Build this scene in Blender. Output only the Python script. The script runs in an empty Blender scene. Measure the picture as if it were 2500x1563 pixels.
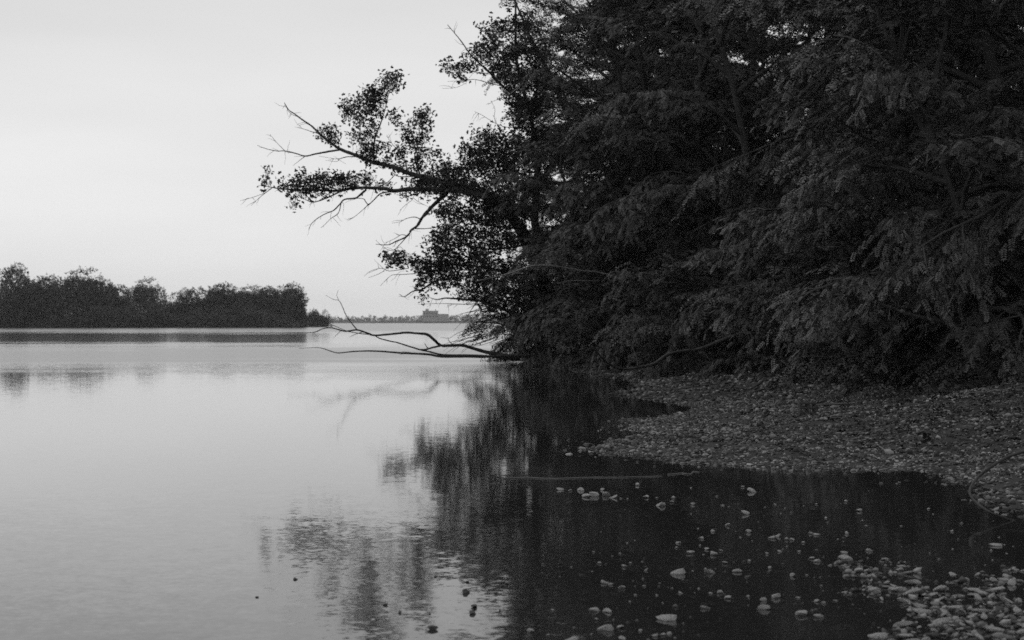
import bpy, math, random
import numpy as np
from mathutils import Vector

# ------------------------------------------------------------------ camera, sky, light, exposure
sc = bpy.context.scene
F = 1849.0            # focal length in pixels of a 1024 wide frame (65 mm)
HZ = 322.0            # row of the horizon
CH = 1.5              # eye height above the water
cam = bpy.data.cameras.new('camera')
cam.lens = 65.0; cam.sensor_width = 36.0; cam.sensor_fit = 'HORIZONTAL'
cam.shift_y = (HZ - 320.0) / 1024.0
cam.clip_start = 0.1; cam.clip_end = 20000
camo = bpy.data.objects.new('camera', cam)
sc.collection.objects.link(camo)
camo.location = (0, 0, CH); camo.rotation_euler = (math.radians(90), 0, 0)
sc.camera = camo
cam.dof.use_dof = True; cam.dof.focus_distance = 20.0; cam.dof.aperture_fstop = 4.5      # wide open: far bank and near stones a little soft

SUN_EL, SUN_AZ = math.radians(58), math.radians(-50)     # azimuth from +Y towards +X: over the river, ahead on the left
world = bpy.data.worlds.new('World'); sc.world = world; world.use_nodes = True
wn, wl = world.node_tree.nodes, world.node_tree.links
wn.clear()
sky = wn.new('ShaderNodeTexSky'); sky.sky_type = 'NISHITA'; sky.sun_disc = False
sky.sun_elevation = SUN_EL; sky.sun_rotation = SUN_AZ
sky.air_density = 1.6; sky.dust_density = 2.0; sky.ozone_density = 1.0
bw = wn.new('ShaderNodeRGBToBW'); wl.new(sky.outputs[0], bw.inputs[0])
# the overcast evens the clear-sky gradient: every direction of the dome gets most of one cloud brightness
tc = wn.new('ShaderNodeTexCoord')
mp = wn.new('ShaderNodeMapping'); mp.inputs['Scale'].default_value = (1.0, 1.0, 5.0)
wl.new(tc.outputs['Generated'], mp.inputs[0])
cn = wn.new('ShaderNodeTexNoise'); cn.inputs['Scale'].default_value = 2.2; cn.inputs['Detail'].default_value = 4
wl.new(mp.outputs[0], cn.inputs['Vector'])
cr = wn.new('ShaderNodeMapRange'); cr.inputs[1].default_value = 0.3; cr.inputs[2].default_value = 0.7
cr.inputs[3].default_value = 7.9; cr.inputs[4].default_value = 9.6
wl.new(cn.outputs[0], cr.inputs[0])
# thinner cloud, so brighter, all round the horizon
sz_ = wn.new('ShaderNodeSeparateXYZ'); wl.new(tc.outputs['Generated'], sz_.inputs[0])
hr = wn.new('ShaderNodeMapRange'); hr.inputs[1].default_value = 0.0; hr.inputs[2].default_value = 0.22; hr.inputs[3].default_value = 1.34; hr.inputs[4].default_value = 1.0
hr.interpolation_type = 'SMOOTHSTEP'
wl.new(sz_.outputs[2], hr.inputs[0])
hm = wn.new('ShaderNodeMath'); hm.operation = 'MULTIPLY'; wl.new(cr.outputs[0], hm.inputs[0]); wl.new(hr.outputs[0], hm.inputs[1])
mx = wn.new('ShaderNodeMix'); mx.data_type = 'FLOAT'; mx.inputs[0].default_value = 0.7
wl.new(bw.outputs[0], mx.inputs[2]); wl.new(hm.outputs[0], mx.inputs[3])
bg = wn.new('ShaderNodeBackground'); bg.inputs['Strength'].default_value = 0.088
wl.new(mx.outputs[0], bg.inputs['Color'])
wo = wn.new('ShaderNodeOutputWorld'); wl.new(bg.outputs[0], wo.inputs['Surface'])

sl = bpy.data.lights.new('sun', 'SUN'); sl.energy = 0.5; sl.angle = math.radians(40); sl.color = (1, 1, 1)
so = bpy.data.objects.new('sun', sl); sc.collection.objects.link(so)
sd_ = Vector((math.sin(SUN_AZ) * math.cos(SUN_EL), math.cos(SUN_AZ) * math.cos(SUN_EL), math.sin(SUN_EL)))
so.rotation_euler = sd_.to_track_quat('Z', 'Y').to_euler()
so.location = (0, 0, 60)

vs = sc.view_settings
vs.view_transform = 'Standard'; vs.look = 'None'; vs.gamma = 1.0; vs.use_curve_mapping = False
vs.exposure = 0.0
sc.render.filter_size = 1.9
sc.cycles.use_denoising = False
sc.cycles.max_bounces = 6; sc.cycles.diffuse_bounces = 3; sc.cycles.glossy_bounces = 3
sc.cycles.transmission_bounces = 0; sc.cycles.volume_bounces = 1
sc.cycles.sample_clamp_indirect = 1.5
sc.cycles.caustics_reflective = False; sc.cycles.caustics_refractive = False

# ------------------------------------------------------------------ helpers
rng = np.random.default_rng(11)
COL = sc.collection

def ground_at(px, py, z=0.0):
    """point of the plane z that is seen at that place of the frame"""
    Y = (CH - z) * F / (py - HZ)
    return np.array([(px - 512.0) * Y / F, Y, z])

def at(px, py, Y):
    return np.array([(px - 512.0) * Y / F, Y, CH - (py - HZ) * Y / F])

def mat(name, value, rough=0.8, var=0.25, scale=3.0, island=0.0, spec=0.3, bump=0.0, bscale=30.0, skew=0.0):
    m = bpy.data.materials.new(name); m.use_nodes = True
    n, l = m.node_tree.nodes, m.node_tree.links
    b = n['Principled BSDF']
    b.inputs['Roughness'].default_value = rough
    b.inputs['Specular IOR Level'].default_value = spec
    geo = n.new('ShaderNodeNewGeometry')
    no = n.new('ShaderNodeTexNoise'); no.inputs['Scale'].default_value = scale; no.inputs['Detail'].default_value = 5
    tco = n.new('ShaderNodeTexCoord'); l.new(tco.outputs['Object'], no.inputs['Vector'])
    mr = n.new('ShaderNodeMapRange'); mr.inputs[1].default_value = 0.25; mr.inputs[2].default_value = 0.75
    mr.inputs[3].default_value = value * (1 - var); mr.inputs[4].default_value = value * (1 + var)
    l.new(no.outputs[0], mr.inputs[0])
    out = mr.outputs[0]
    if island:
        mr2 = n.new('ShaderNodeMapRange'); mr2.inputs[3].default_value = 1 - island; mr2.inputs[4].default_value = 1 + island
        src_ = geo.outputs['Random Per Island']
        if skew:      # a few pale ones among many dull ones
            pw = n.new('ShaderNodeMath'); pw.operation = 'POWER'; pw.inputs[1].default_value = skew; l.new(src_, pw.inputs[0]); src_ = pw.outputs[0]
            mr2.inputs[4].default_value = 1 + island * 2.6
        l.new(src_, mr2.inputs[0])
        mu = n.new('ShaderNodeMath'); mu.operation = 'MULTIPLY'
        l.new(out, mu.inputs[0]); l.new(mr2.outputs[0], mu.inputs[1]); out = mu.outputs[0]
    cc = n.new('ShaderNodeCombineColor')
    for i in range(3): l.new(out, cc.inputs[i])
    l.new(cc.outputs[0], b.inputs['Base Color'])
    if bump:
        n2 = n.new('ShaderNodeTexNoise'); n2.inputs['Scale'].default_value = bscale; n2.inputs['Detail'].default_value = 6
        l.new(tco.outputs['Object'], n2.inputs['Vector'])
        bp = n.new('ShaderNodeBump'); bp.inputs['Strength'].default_value = bump; bp.inputs['Distance'].default_value = 0.02
        l.new(n2.outputs[0], bp.inputs['Height']); l.new(bp.outputs[0], b.inputs['Normal'])
    return m

def wet_below(m, z0=0.0, z1=0.05, dark=0.5):
    """stone that stands at the waterline is wet, so darker, up to a hand above the water"""
    n, l = m.node_tree.nodes, m.node_tree.links
    b = n['Principled BSDF']; src = b.inputs['Base Color'].links[0].from_socket
    g = n.new('ShaderNodeNewGeometry'); sp = n.new('ShaderNodeSeparateXYZ'); l.new(g.outputs['Position'], sp.inputs[0])
    no = n.new('ShaderNodeTexNoise'); no.inputs['Scale'].default_value = 2.0; l.new(g.outputs['Position'], no.inputs['Vector'])
    ma = n.new('ShaderNodeMath'); ma.operation = 'MULTIPLY_ADD'; ma.inputs[1].default_value = -(z1 - z0); l.new(no.outputs[0], ma.inputs[0]); l.new(sp.outputs[2], ma.inputs[2])
    mr = n.new('ShaderNodeMapRange'); mr.inputs[1].default_value = z0 - .5 * (z1 - z0); mr.inputs[2].default_value = z1 - .5 * (z1 - z0); mr.inputs[3].default_value = dark; mr.inputs[4].default_value = 1.0
    l.new(ma.outputs[0], mr.inputs[0])
    mu = n.new('ShaderNodeVectorMath'); mu.operation = 'SCALE'; l.new(src, mu.inputs[0]); l.new(mr.outputs[0], mu.inputs['Scale'])
    l.new(mu.outputs[0], b.inputs['Base Color'])

def mesh_from(name, verts, faces, material, smooth=False):
    """faces: an (n,3) or (n,4) integer array"""
    verts = np.asarray(verts, dtype=np.float32); faces = np.asarray(faces, dtype=np.int32)
    k = faces.shape[1]; nf = len(faces)
    me = bpy.data.meshes.new(name)
    me.vertices.add(len(verts)); me.vertices.foreach_set('co', verts.ravel())
    me.loops.add(nf * k); me.loops.foreach_set('vertex_index', faces.ravel())
    me.polygons.add(nf)
    me.polygons.foreach_set('loop_start', np.arange(0, nf * k, k, dtype=np.int32))
    me.polygons.foreach_set('loop_total', np.full(nf, k, dtype=np.int32))
    if smooth: me.polygons.foreach_set('use_smooth', np.ones(nf, dtype=bool))
    me.update(calc_edges=True)
    me.materials.append(material)
    return me

def obj(name, me, parent=None, loc=None):
    o = bpy.data.objects.new(name, me); COL.objects.link(o)
    if parent: o.parent = parent
    if loc is not None: o.location = loc
    return o

def tag(o, label=None, cat=None, group=None, kind=None):
    if label: o['label'] = label
    if cat: o['category'] = cat
    if group: o['group'] = group
    if kind: o['kind'] = kind
    return o

def thing(name, label, cat, loc=(0, 0, 0), rotz=0.0, group=None):
    o = bpy.data.objects.new(name, None); COL.objects.link(o)
    o.empty_display_size = 0.3
    o.location = tuple(loc); o.rotation_euler = (0, 0, rotz)
    return tag(o, label, cat, group)

def norm(v):
    return v / (np.linalg.norm(v, axis=-1, keepdims=True) + 1e-9)

class Tubes:
    """collects tapered limbs, builds them as one quad mesh"""
    def __init__(s): s.v = []; s.f = []; s.n = 0
    def add(s, pts, r0, r1, sides=6, power=1.0, rough=0.0):
        pts = np.asarray(pts, dtype=float)
        k = len(pts)
        t = np.linspace(0, 1, k)
        r = r0 + (r1 - r0) * t ** power
        d = norm(np.gradient(pts, axis=0))
        ref = np.where(np.abs(d[:, 2:3]) > 0.9, np.array([[1.0, 0, 0]]), np.array([[0, 0, 1.0]]))
        u = norm(np.cross(d, ref)); w = np.cross(d, u)
        a = np.arange(sides) * 2 * math.pi / sides
        rr = r[:, None] * np.ones((1, sides))
        if rough: rr = rr * (1 + rough * rng.normal(size=rr.shape))
        ring = pts[:, None, :] + rr[:, :, None] * (np.cos(a)[None, :, None] * u[:, None, :] + np.sin(a)[None, :, None] * w[:, None, :])
        s.v.append(ring.reshape(-1, 3))
        i = np.arange(k - 1)[:, None] * sides; j = np.arange(sides)[None, :]; j2 = (j + 1) % sides
        q = np.stack([i + j, i + j2, i + sides + j2, i + sides + j], -1).reshape(-1, 4)
        s.f.append(q + s.n)
        # caps
        if sides == 6:
            for b, rev in ((0, True), ((k - 1) * sides, False)):
                c = [[b, b + 1, b + 2, b + 3], [b, b + 3, b + 4, b + 5]]
                s.f.append(np.array([x[::-1] if rev else x for x in c]) + s.n)
        s.n += k * sides
    def mesh(s, name, material):
        return mesh_from(name, np.concatenate(s.v), np.concatenate(s.f), material, smooth=True)

def smooth_line(pts, n_per=3):
    """Catmull-Rom through the points"""
    p = np.asarray(pts, dtype=float)
    if len(p) < 3: return p
    q = np.vstack([2 * p[0] - p[1], p, 2 * p[-1] - p[-2]])
    out = []
    for i in range(1, len(q) - 2):
        for t in np.arange(n_per) / n_per:
            a, b, c, d = q[i - 1], q[i], q[i + 1], q[i + 2]
            out.append(0.5 * (2 * b + (c - a) * t + (2 * a - 5 * b + 4 * c - d) * t * t + (3 * b - a - 3 * c + d) * t ** 3))
    out.append(p[-1])
    return np.array(out)

# ---- leaves: a compound leaf is a set of leaflet quads along a drooping rachis
def leaf_template(pairs, lw=0.13, ll=0.34):
    V = []
    def leaflet(t, ang, L, W):
        bx, bz = t, -0.28 * t * t
        dx, dy = math.cos(ang), math.sin(ang)
        nx, ny = -dy, dx
        V.extend([(bx, 0, bz),
                  (bx + dx * L * .5 + nx * W, dy * L * .5 + ny * W, bz - .05 * L),
                  (bx + dx * L, dy * L, bz - .22 * L),
                  (bx + dx * L * .5 - nx * W, dy * L * .5 - ny * W, bz - .05 * L)])
    for i in range(pairs):
        t = 0.18 + 0.66 * (i / max(1, pairs - 1) if pairs > 1 else .5)
        for s in (-1, 1):
            leaflet(t, s * math.radians(58), ll, lw)
    leaflet(0.84, 0.0, ll, lw)
    V = np.array(V)
    return V, np.arange(len(V)).reshape(-1, 4)
LEAF4 = leaf_template(5, .060, .28)
LEAF3 = leaf_template(5, .065, .28)
LEAF2 = leaf_template(3, .10, .34)
LEAF1 = leaf_template(1, .24, .55)
LEAFL = leaf_template(2, .15, .42)

def leaves_mesh(name, P, D, S, tmpl, material, tilt=0.45):
    """P places, D leaf directions, S leaf lengths"""
    V, Q = tmpl
    N = len(P)
    D = norm(D)
    up = norm(np.array([0, 0, 1.0]) + rng.normal(size=(N, 3)) * tilt)
    Yv = norm(np.cross(up, D)); Zv = np.cross(D, Yv)
    vv = P[:, None, :] + S[:, None, None] * (V[None, :, 0:1] * D[:, None, :] + V[None, :, 1:2] * Yv[:, None, :] + V[None, :, 2:3] * Zv[:, None, :])
    ff = (Q[None] + (np.arange(N) * len(V))[:, None, None]).reshape(-1, 4)
    return mesh_from(name, vv.reshape(-1, 3), ff, material)

def grow(start, d, L, n, droop, wander):
    p = np.array(start, float); d = norm(np.array(d, float))
    out = [p.copy()]
    for i in range(n):
        d = norm(d + rng.normal(size=3) * wander + np.array([0, 0, -droop / n]))
        p = p + d * L / n
        out.append(p.copy())
    return np.array(out)

def rotz(v, a):
    c, s = math.cos(a), math.sin(a)
    return np.array([v[0] * c - v[1] * s, v[0] * s + v[1] * c, v[2]])

def make_tree(H, R, nl, nb, ns, step, leaf, tmpl, z0=0.12, lean=(0, 0), stems=1, low=1.0, leafmat=None, barkmat=None, name='tree', r0=0.17):
    """returns meshes (trunk, branches, crown) of a broadleaf tree of height H and crown radius R"""
    tr, br = Tubes(), Tubes()
    P, D = [], []
    for st in range(stems):
        sx = rng.normal(size=2) * 0.35 if stems > 1 else np.zeros(2)
        tp = grow((sx[0], sx[1], -0.4), (lean[0] + sx[0] * .35, lean[1] + sx[1] * .35, 1), H * (0.93 if st == 0 else .8), 10, -0.15, 0.07)
        tr.add(smooth_line(tp, 2), r0 * (1 if st == 0 else .75), 0.03, 8 if False else 6, 0.85, 0.05)
        for i in range(nl):
            f = z0 + (1.0 - z0) * ((i + rng.uniform(.1, .9)) / nl) ** low
            k = f * (len(tp) - 1); a = min(int(k), len(tp) - 2); s = tp[a] + (tp[a + 1] - tp[a]) * (k - a)
            az = i * 2.399 + st * 1.3 + rng.uniform(-.4, .4)
            prof = math.sqrt(max(0.06, 1 - ((f - 0.42) / 0.62) ** 2))
            L = R * prof * rng.uniform(.75, 1.15)
            el = math.radians(4 + 62 * f ** 1.3 + rng.uniform(-10, 12))
            d = (math.cos(az) * math.cos(el), math.sin(az) * math.cos(el), math.sin(el))
            lp = grow(s, d, L, 8, 0.55, 0.10)
            br.add(lp, 0.03 + 0.014 * L, 0.012, 6 if False else 5, 0.8)
            for j in range(nb):
                t = 0.22 + 0.78 * (j + rng.uniform(0, 1)) / nb
                k = t * 8; a = min(int(k), 7); s2 = lp[a] + (lp[a + 1] - lp[a]) * (k - a)
                ld = norm(lp[a + 1] - lp[a])
                side = 1 if j % 2 else -1
                d2 = rotz(ld, side * math.radians(rng.uniform(25, 75))); d2[2] += rng.uniform(-.1, .4)
                L2 = L * rng.uniform(.26, .42) * (1.15 - .5 * t)
                L2 = max(L2, 0.7)
                bp = grow(s2, d2, L2, 5, 0.7, 0.10)
                br.add(bp, 0.012 + .006 * L2, 0.005, 4)
                for q in range(ns):
                    u = 0.15 + 0.85 * (q + rng.uniform(0, 1)) / ns
                    k = u * 5; a = min(int(k), 4); s3 = bp[a] + (bp[a + 1] - bp[a]) * (k - a)
                    bd = norm(bp[a + 1] - bp[a])
                    d3 = rotz(bd, (1 if q % 2 else -1) * math.radians(rng.uniform(20, 80)))
                    d3[2] += rng.uniform(-.35, .35)
                    L3 = rng.uniform(.35, .8)
                    m = max(2, int(L3 / step))
                    tt = (np.arange(m) + rng.uniform(0, 1, m)) / m
                    d3 = norm(d3)
                    pp = s3 + d3 * (tt * L3)[:, None] + np.array([0, 0, -1]) * (0.22 * L3 * tt ** 2)[:, None]
                    lat = norm(np.cross(d3, np.array([0, 0, 1.0])))
                    sg = np.where(np.arange(m) % 2, 1.0, -1.0)[:, None]
                    dd = d3 * .7 + lat * sg * rng.uniform(.4, 1.0, (m, 1)) + np.array([0, 0, -.35]) + rng.normal(size=(m, 3)) * .22
                    P.append(pp); D.append(dd)
    P = np.concatenate(P); D = np.concatenate(D)
    S = leaf * rng.uniform(.7, 1.25, len(P))
    return (tr.mesh(name + '_trunk', barkmat), br.mesh(name + '_branches', barkmat), leaves_mesh(name + '_crown', P, D, S, tmpl, leafmat)), len(P)

# ------------------------------------------------------------------ materials
M_leaf = mat('leaf_near', 0.052, 0.5, 0.25, 0.6, 0.35, 0.35)
M_leaf_dark = mat('leaf_dark', 0.040, 0.55, 0.25, 0.6, 0.35, 0.3)
M_far_leaf = mat('leaf_far', 0.06, 0.7, 0.3, 0.15, 0.3, 0.2)
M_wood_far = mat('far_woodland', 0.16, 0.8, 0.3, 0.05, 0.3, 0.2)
M_bark = mat('bark', 0.05, 0.85, 0.35, 6.0, 0, 0.2, 0.6, 25)
M_deadwood = mat('dead_wood', 0.05, 0.8, 0.3, 6.0, 0, 0.2, 0.5, 30)
M_drift = mat('drift_wood', 0.09, 0.75, 0.3, 6.0, 0, 0.3, 0.5, 30)
M_palewood = mat('pale_wood', 0.22, 0.7, 0.3, 6.0, 0, 0.3, 0.5, 30)
M_gravel = mat('gravel', 0.086, 0.8, 0.5, 0.45, 0.75, 0.35, 0.5, 60, 2.6)
M_stone = mat('stone', 0.30, 0.7, 0.45, 6.0, 0.2, 0.4, 0.8, 40)
wet_below(M_gravel, -.01, .012, .6); wet_below(M_stone, .0, .008, .55)
M_stone_dark = mat('dark_stone', 0.06, 0.6, 0.3, 9.0, 0, 0.4, 0.5, 50)
M_soil = mat('gravel_soil', 0.03, 0.9, 0.4, 2.0, 0, 0.2, 0.8, 20)
M_shade_leaf = mat('shade_leaf', 0.035, 0.8, 0.3, 1.0, 0.5, 0.2)  # for the added leaves that darken the upper gravel in place of shade
M_brickm = mat('old_brick', 0.05, 0.85, 0.3, 12.0, 0, 0.2, 0.6, 40)
M_wall = mat('render_wall', 0.3, 0.9, 0.1, 0.3, 0, 0.2)

# ------------------------------------------------------------------ water
mw = bpy.data.materials.new('river_water'); mw.use_nodes = True
n, l = mw.node_tree.nodes, mw.node_tree.links
b = n['Principled BSDF']
b.inputs['Base Color'].default_value = (.018, .018, .018, 1)
b.inputs['Roughness'].default_value = 0.02
b.inputs['IOR'].default_value = 1.34
geo = n.new('ShaderNodeNewGeometry')
sep = n.new('ShaderNodeSeparateXYZ'); l.new(geo.outputs['Position'], sep.inputs[0])
wob = n.new('ShaderNodeTexNoise'); wob.inputs['Scale'].default_value = 1.0; wob.inputs['Detail'].default_value = 4
wm = n.new('ShaderNodeMapping'); wm.inputs['Scale'].default_value = (.045, .035, 1)
l.new(geo.outputs['Position'], wm.inputs[0]); l.new(wm.outputs[0], wob.inputs['Vector'])
ym = n.new('ShaderNodeMath'); ym.operation = 'MAXIMUM'; ym.inputs[1].default_value = 2.0; l.new(sep.outputs[1], ym.inputs[0])
lg = n.new('ShaderNodeMath'); lg.operation = 'LOGARITHM'; lg.inputs[1].default_value = 3000.0; l.new(ym.outputs[0], lg.inputs[0])
wa = n.new('ShaderNodeMath'); wa.operation = 'MULTIPLY_ADD'; wa.inputs[1].default_value = 0.11; wa.inputs[2].default_value = -0.055
l.new(wob.outputs[0], wa.inputs[0])
wob2 = n.new('ShaderNodeTexNoise'); wob2.inputs['Scale'].default_value = 1.0; wob2.inputs['Detail'].default_value = 3
wm2 = n.new('ShaderNodeMapping'); wm2.inputs['Scale'].default_value = (.02, .22, 1)
l.new(geo.outputs['Position'], wm2.inputs[0]); l.new(wm2.outputs[0], wob2.inputs['Vector'])
wa2 = n.new('ShaderNodeMath'); wa2.operation = 'MULTIPLY_ADD'; wa2.inputs[1].default_value = 0.075; l.new(wob2.outputs[0], wa2.inputs[0])
sb2 = n.new('ShaderNodeMath'); sb2.operation = 'SUBTRACT'; sb2.inputs[1].default_value = 0.0375; l.new(wa.outputs[0], sb2.inputs[0]); l.new(sb2.outputs[0], wa2.inputs[2])
ad = n.new('ShaderNodeMath'); ad.operation = 'ADD'; l.new(lg.outputs[0], ad.inputs[0]); l.new(wa2.outputs[0], ad.inputs[1])
ramp = n.new('ShaderNodeValToRGB'); l.new(ad.outputs[0], ramp.inputs[0])
# wind patches over the distance: calm reach, ruffled reach, calm reach, ruffled far water
stops = [(0.0, .05), (.285, .042), (.325, .025), (.36, .012), (.50, .015), (.53, .3), (.58, .3), (.61, .03), (.685, .03), (.715, .12), (.78, .1), (1.0, .1)]
el = ramp.color_ramp.elements
while len(el) < len(stops): el.new(0.5)
for e, (p, v) in zip(el, stops):
    e.position = p; e.color = (v, v, v, 1)
rr_ = n.new('ShaderNodeValToRGB'); l.new(ad.outputs[0], rr_.inputs[0])
rst = [(0.0, .05), (.30, .05), (.36, .045), (.485, .045), (.54, .20), (.575, .20), (.61, .06), (.68, .06), (.72, .2), (.78, .2), (1.0, .2)]
el = rr_.color_ramp.elements
while len(el) < len(rst): el.new(0.5)
for e, (p, v) in zip(el, rst):
    e.position = p; e.color = (v, v, v, 1)
l.new(rr_.outputs[0], b.inputs['Roughness'])
acc = None
for s, wgt, det in ((1.6, .16, 2), (7.0, .7, 3), (26.0, .9, 2)):
    t = n.new('ShaderNodeTexNoise'); t.inputs['Scale'].default_value = s; t.inputs['Detail'].default_value = det
    l.new(geo.outputs['Position'], t.inputs['Vector'])
    v1 = n.new('ShaderNodeVectorMath'); v1.operation = 'SUBTRACT'; v1.inputs[1].default_value = (.5, .5, .5); l.new(t.outputs['Color'], v1.inputs[0])
    v2 = n.new('ShaderNodeVectorMath'); v2.operation = 'MULTIPLY'; v2.inputs[1].default_value = (wgt, wgt, 0); l.new(v1.outputs[0], v2.inputs[0])
    if acc is None: acc = v2
    else:
        v3 = n.new('ShaderNodeVectorMath'); v3.operation = 'ADD'; l.new(acc.outputs[0], v3.inputs[0]); l.new(v2.outputs[0], v3.inputs[1]); acc = v3
vs_ = n.new('ShaderNodeVectorMath'); vs_.operation = 'SCALE'; l.new(acc.outputs[0], vs_.inputs[0]); l.new(ramp.outputs[0], vs_.inputs['Scale'])
va = n.new('ShaderNodeVectorMath'); va.operation = 'ADD'; va.inputs[1].default_value = (0, 0, 1); l.new(vs_.outputs[0], va.inputs[0])
vn = n.new('ShaderNodeVectorMath'); vn.operation = 'NORMALIZE'; l.new(va.outputs[0], vn.inputs[0])
l.new(vn.outputs[0], b.inputs['Normal'])
W = 1650.0
wv = [(-W, -50, 0), (W, -50, 0), (W, 2690, 0), (-W, 2690, 0)]
river = obj('river', mesh_from('river', wv, [[0, 1, 2, 3]], mw))
tag(river, 'wide calm river reflecting pale sky and dark trees', kind='structure')

# ------------------------------------------------------------------ ground: river bed, gravel bank, far banks in one sheet
shore_px = [(1130, 548), (1075, 530), (1010, 512), (975, 492), (953, 476), (905, 470), (847, 470), (790, 467), (741, 466), (678, 462), (640, 457), (614, 454), (589, 449),
            (612, 443), (650, 439), (668, 433), (650, 429), (631, 426), (640, 420), (670, 416), (718, 411), (690, 404), (650, 399), (622, 396),
            (640, 390), (652, 384), (630, 378), (600, 374), (559, 369), (562, 365), (545, 363), (505, 360)]
shore = [ground_at(x, y)[:2] for x, y in shore_px]
poly = [(9, -30), (8.5, 3), (7.0, 10.5)] + [tuple(p) for p in shore] + [(-0.2, 80), (2.0, 95), (8, 125), (25, 170), (80, 260), (300, 500), (900, 700), (900, -30)]
poly = np.array(poly, float)

def signed_distance(P, poly):
    A = poly; B = np.roll(poly, -1, axis=0)
    best = np.full(len(P), 1e9); inside = np.zeros(len(P), bool)
    for a, b_ in zip(A, B):
        ab = b_ - a
        t = np.clip(((P - a) @ ab) / (ab @ ab), 0, 1)
        d = np.linalg.norm(P - (a + t[:, None] * ab), axis=1)
        best = np.minimum(best, d)
        c = ((a[1] > P[:, 1]) != (b_[1] > P[:, 1])) & (P[:, 0] < (b_[0] - a[0]) * (P[:, 1] - a[1]) / (b_[1] - a[1] + 1e-12) + a[0])
        inside ^= c
    return np.where(inside, best, -best)

_sd = signed_distance
def shore_sd(P):
    s = _sd(P, poly)
    x, y = P[:, 0], P[:, 1]
    r = .16 * np.sin(2.3 * x + 1.9 * np.sin(.9 * y)) * np.sin(1.7 * y + 2.1 * np.sin(1.3 * x)) + .09 * np.sin(5.1 * x + 2.7 * y) * np.sin(4.3 * y - 3.1 * x) + .05 * np.sin(11 * x - 7 * y) * np.sin(9 * y + 5 * x)
    return s + r * np.clip(y / 22.0, .6, 2.0)
far_poly = np.array([(-900, 300), (-420, 455), (-205, 485), (-140, 500), (-60, 512), (-62, 560), (-110, 900), (-700, 2300), (-5000, 2300), (-5000, 300)], float)
strip_poly = np.array([(-5000, 2380), (-700, 2400), (-100, 2440), (500, 2470), (1500, 2300), (3000, 1500), (5000, 800), (5000, 5500), (-5000, 5500)], float)
patch_c = np.array([3.0, 10.4])

def lump(x, y):
    return (0.09 * np.sin(x * 1.7 + 1.3 * np.sin(y * .6)) * np.sin(y * .83 + .7 * np.sin(x * 1.1)) + 0.035 * np.sin(x * 4.1 + y * 2.3) * np.sin(y * 3.7 - x) + .02 * np.sin(x * 9.3 - y * 5.1) * np.sin(y * 8.3 + x * 3.3))

def height(P):
    s = shore_sd(P)
    up = np.clip(s, 0, None)
    z = np.where(s < 0, np.maximum(-1.6, s * 0.07 - .012 * s * s * .2), 0.045 * np.minimum(up, 1.5) + 0.095 * np.clip(up - 1.5, 0, 3.5) + 0.20 * np.clip(up - 5, 0, 7) + .02 * np.clip(up - 13, 0, 60))
    z = z + np.where(s > 0, lump(P[:, 0], P[:, 1]) * np.clip(s / 1.2, 0, 1), 0)
    near = np.exp(-((P[:, 0] - 2.6) / 2.6) ** 2 - ((P[:, 1] - 11.0) / 3.5) ** 2)      # shallow stony bar in front
    z = np.where(s < 0, z * (1 - near) - 0.05 * near, z)
    for pl, top in ((far_poly, 3.0), (strip_poly, 3.0)):
        m = P[:, 1] > 250
        if m.any():
            q = signed_distance(P[m], pl)
            zz = np.where(q > 0, np.minimum(0.1 * q, top), -9)
            z[m] = np.maximum(z[m], zz)
    return z

gx = np.unique(np.concatenate([np.linspace(-1650, -200, 24), np.linspace(-200, -10, 60), np.linspace(-10, -1, 30), np.linspace(-1, 12, 84), np.linspace(12, 40, 40), np.linspace(40, 300, 30), np.linspace(300, 1650, 14)]))
gy = np.unique(np.concatenate([np.linspace(-50, 6, 12), np.linspace(6, 60, 190), np.linspace(60, 140, 60), np.linspace(140, 620, 80), np.linspace(620, 2300, 14), np.linspace(2300, 2600, 30), np.linspace(2600, 2690, 6)]))
XX, YY = np.meshgrid(gx, gy)
GP = np.stack([XX.ravel(), YY.ravel()], 1)
GZ = height(GP)
nx = len(gx)
ii = (np.arange(len(gy) - 1)[:, None] * nx + np.arange(nx - 1)[None]).ravel()
ground = obj('ground', mesh_from('ground', np.column_stack([GP, GZ]), np.stack([ii, ii + 1, ii + nx + 1, ii + nx], 1), M_soil, True))
tag(ground, 'gravelly river bed and bank rising under the trees', kind='structure')

def gz(x, y):
    return float(height(np.array([[x, y]]))[0])

# ------------------------------------------------------------------ bank trees
crownA, na = make_tree(15.5, 5.2, 18, 10, 10, .054, .20, LEAF4, z0=.11, leafmat=M_leaf, barkmat=M_bark, name='tree_a', low=1.3)
crownB, nb_ = make_tree(16.5, 5.0, 19, 10, 9, .050, .17, LEAF2, z0=.08, leafmat=M_leaf, barkmat=M_bark, name='tree_b', low=1.15, lean=(-.08, 0))
crownC, nc = make_tree(18.0, 4.8, 18, 8, 8, .075, .30, LEAF2, z0=.08, leafmat=M_leaf_dark, barkmat=M_bark, name='tree_c', low=1.0)
crownD, nd = make_tree(7.5, 3.2, 18, 8, 7, .056, .19, LEAF3, z0=.10, leafmat=M_leaf, barkmat=M_bark, name='tree_d', low=1.0, stems=1, r0=.08)
crownE, ne = make_tree(14.5, 5.6, 24, 9, 8, .062, .25, LEAF2, z0=.06, leafmat=M_leaf_dark, barkmat=M_bark, name='tree_e', low=1.0)
shrubA, nsh = make_tree(3.2, 2.1, 7, 6, 6, .065, .20, LEAF2, z0=.08, leafmat=M_leaf_dark, barkmat=M_bark, name='shrub', stems=3, r0=.05)
print('leaves', na, nb_, nc, nd, nsh)
VAR = {'a': crownA, 'b': crownB, 'c': crownC, 'd': crownD, 'e': crownE}

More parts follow.
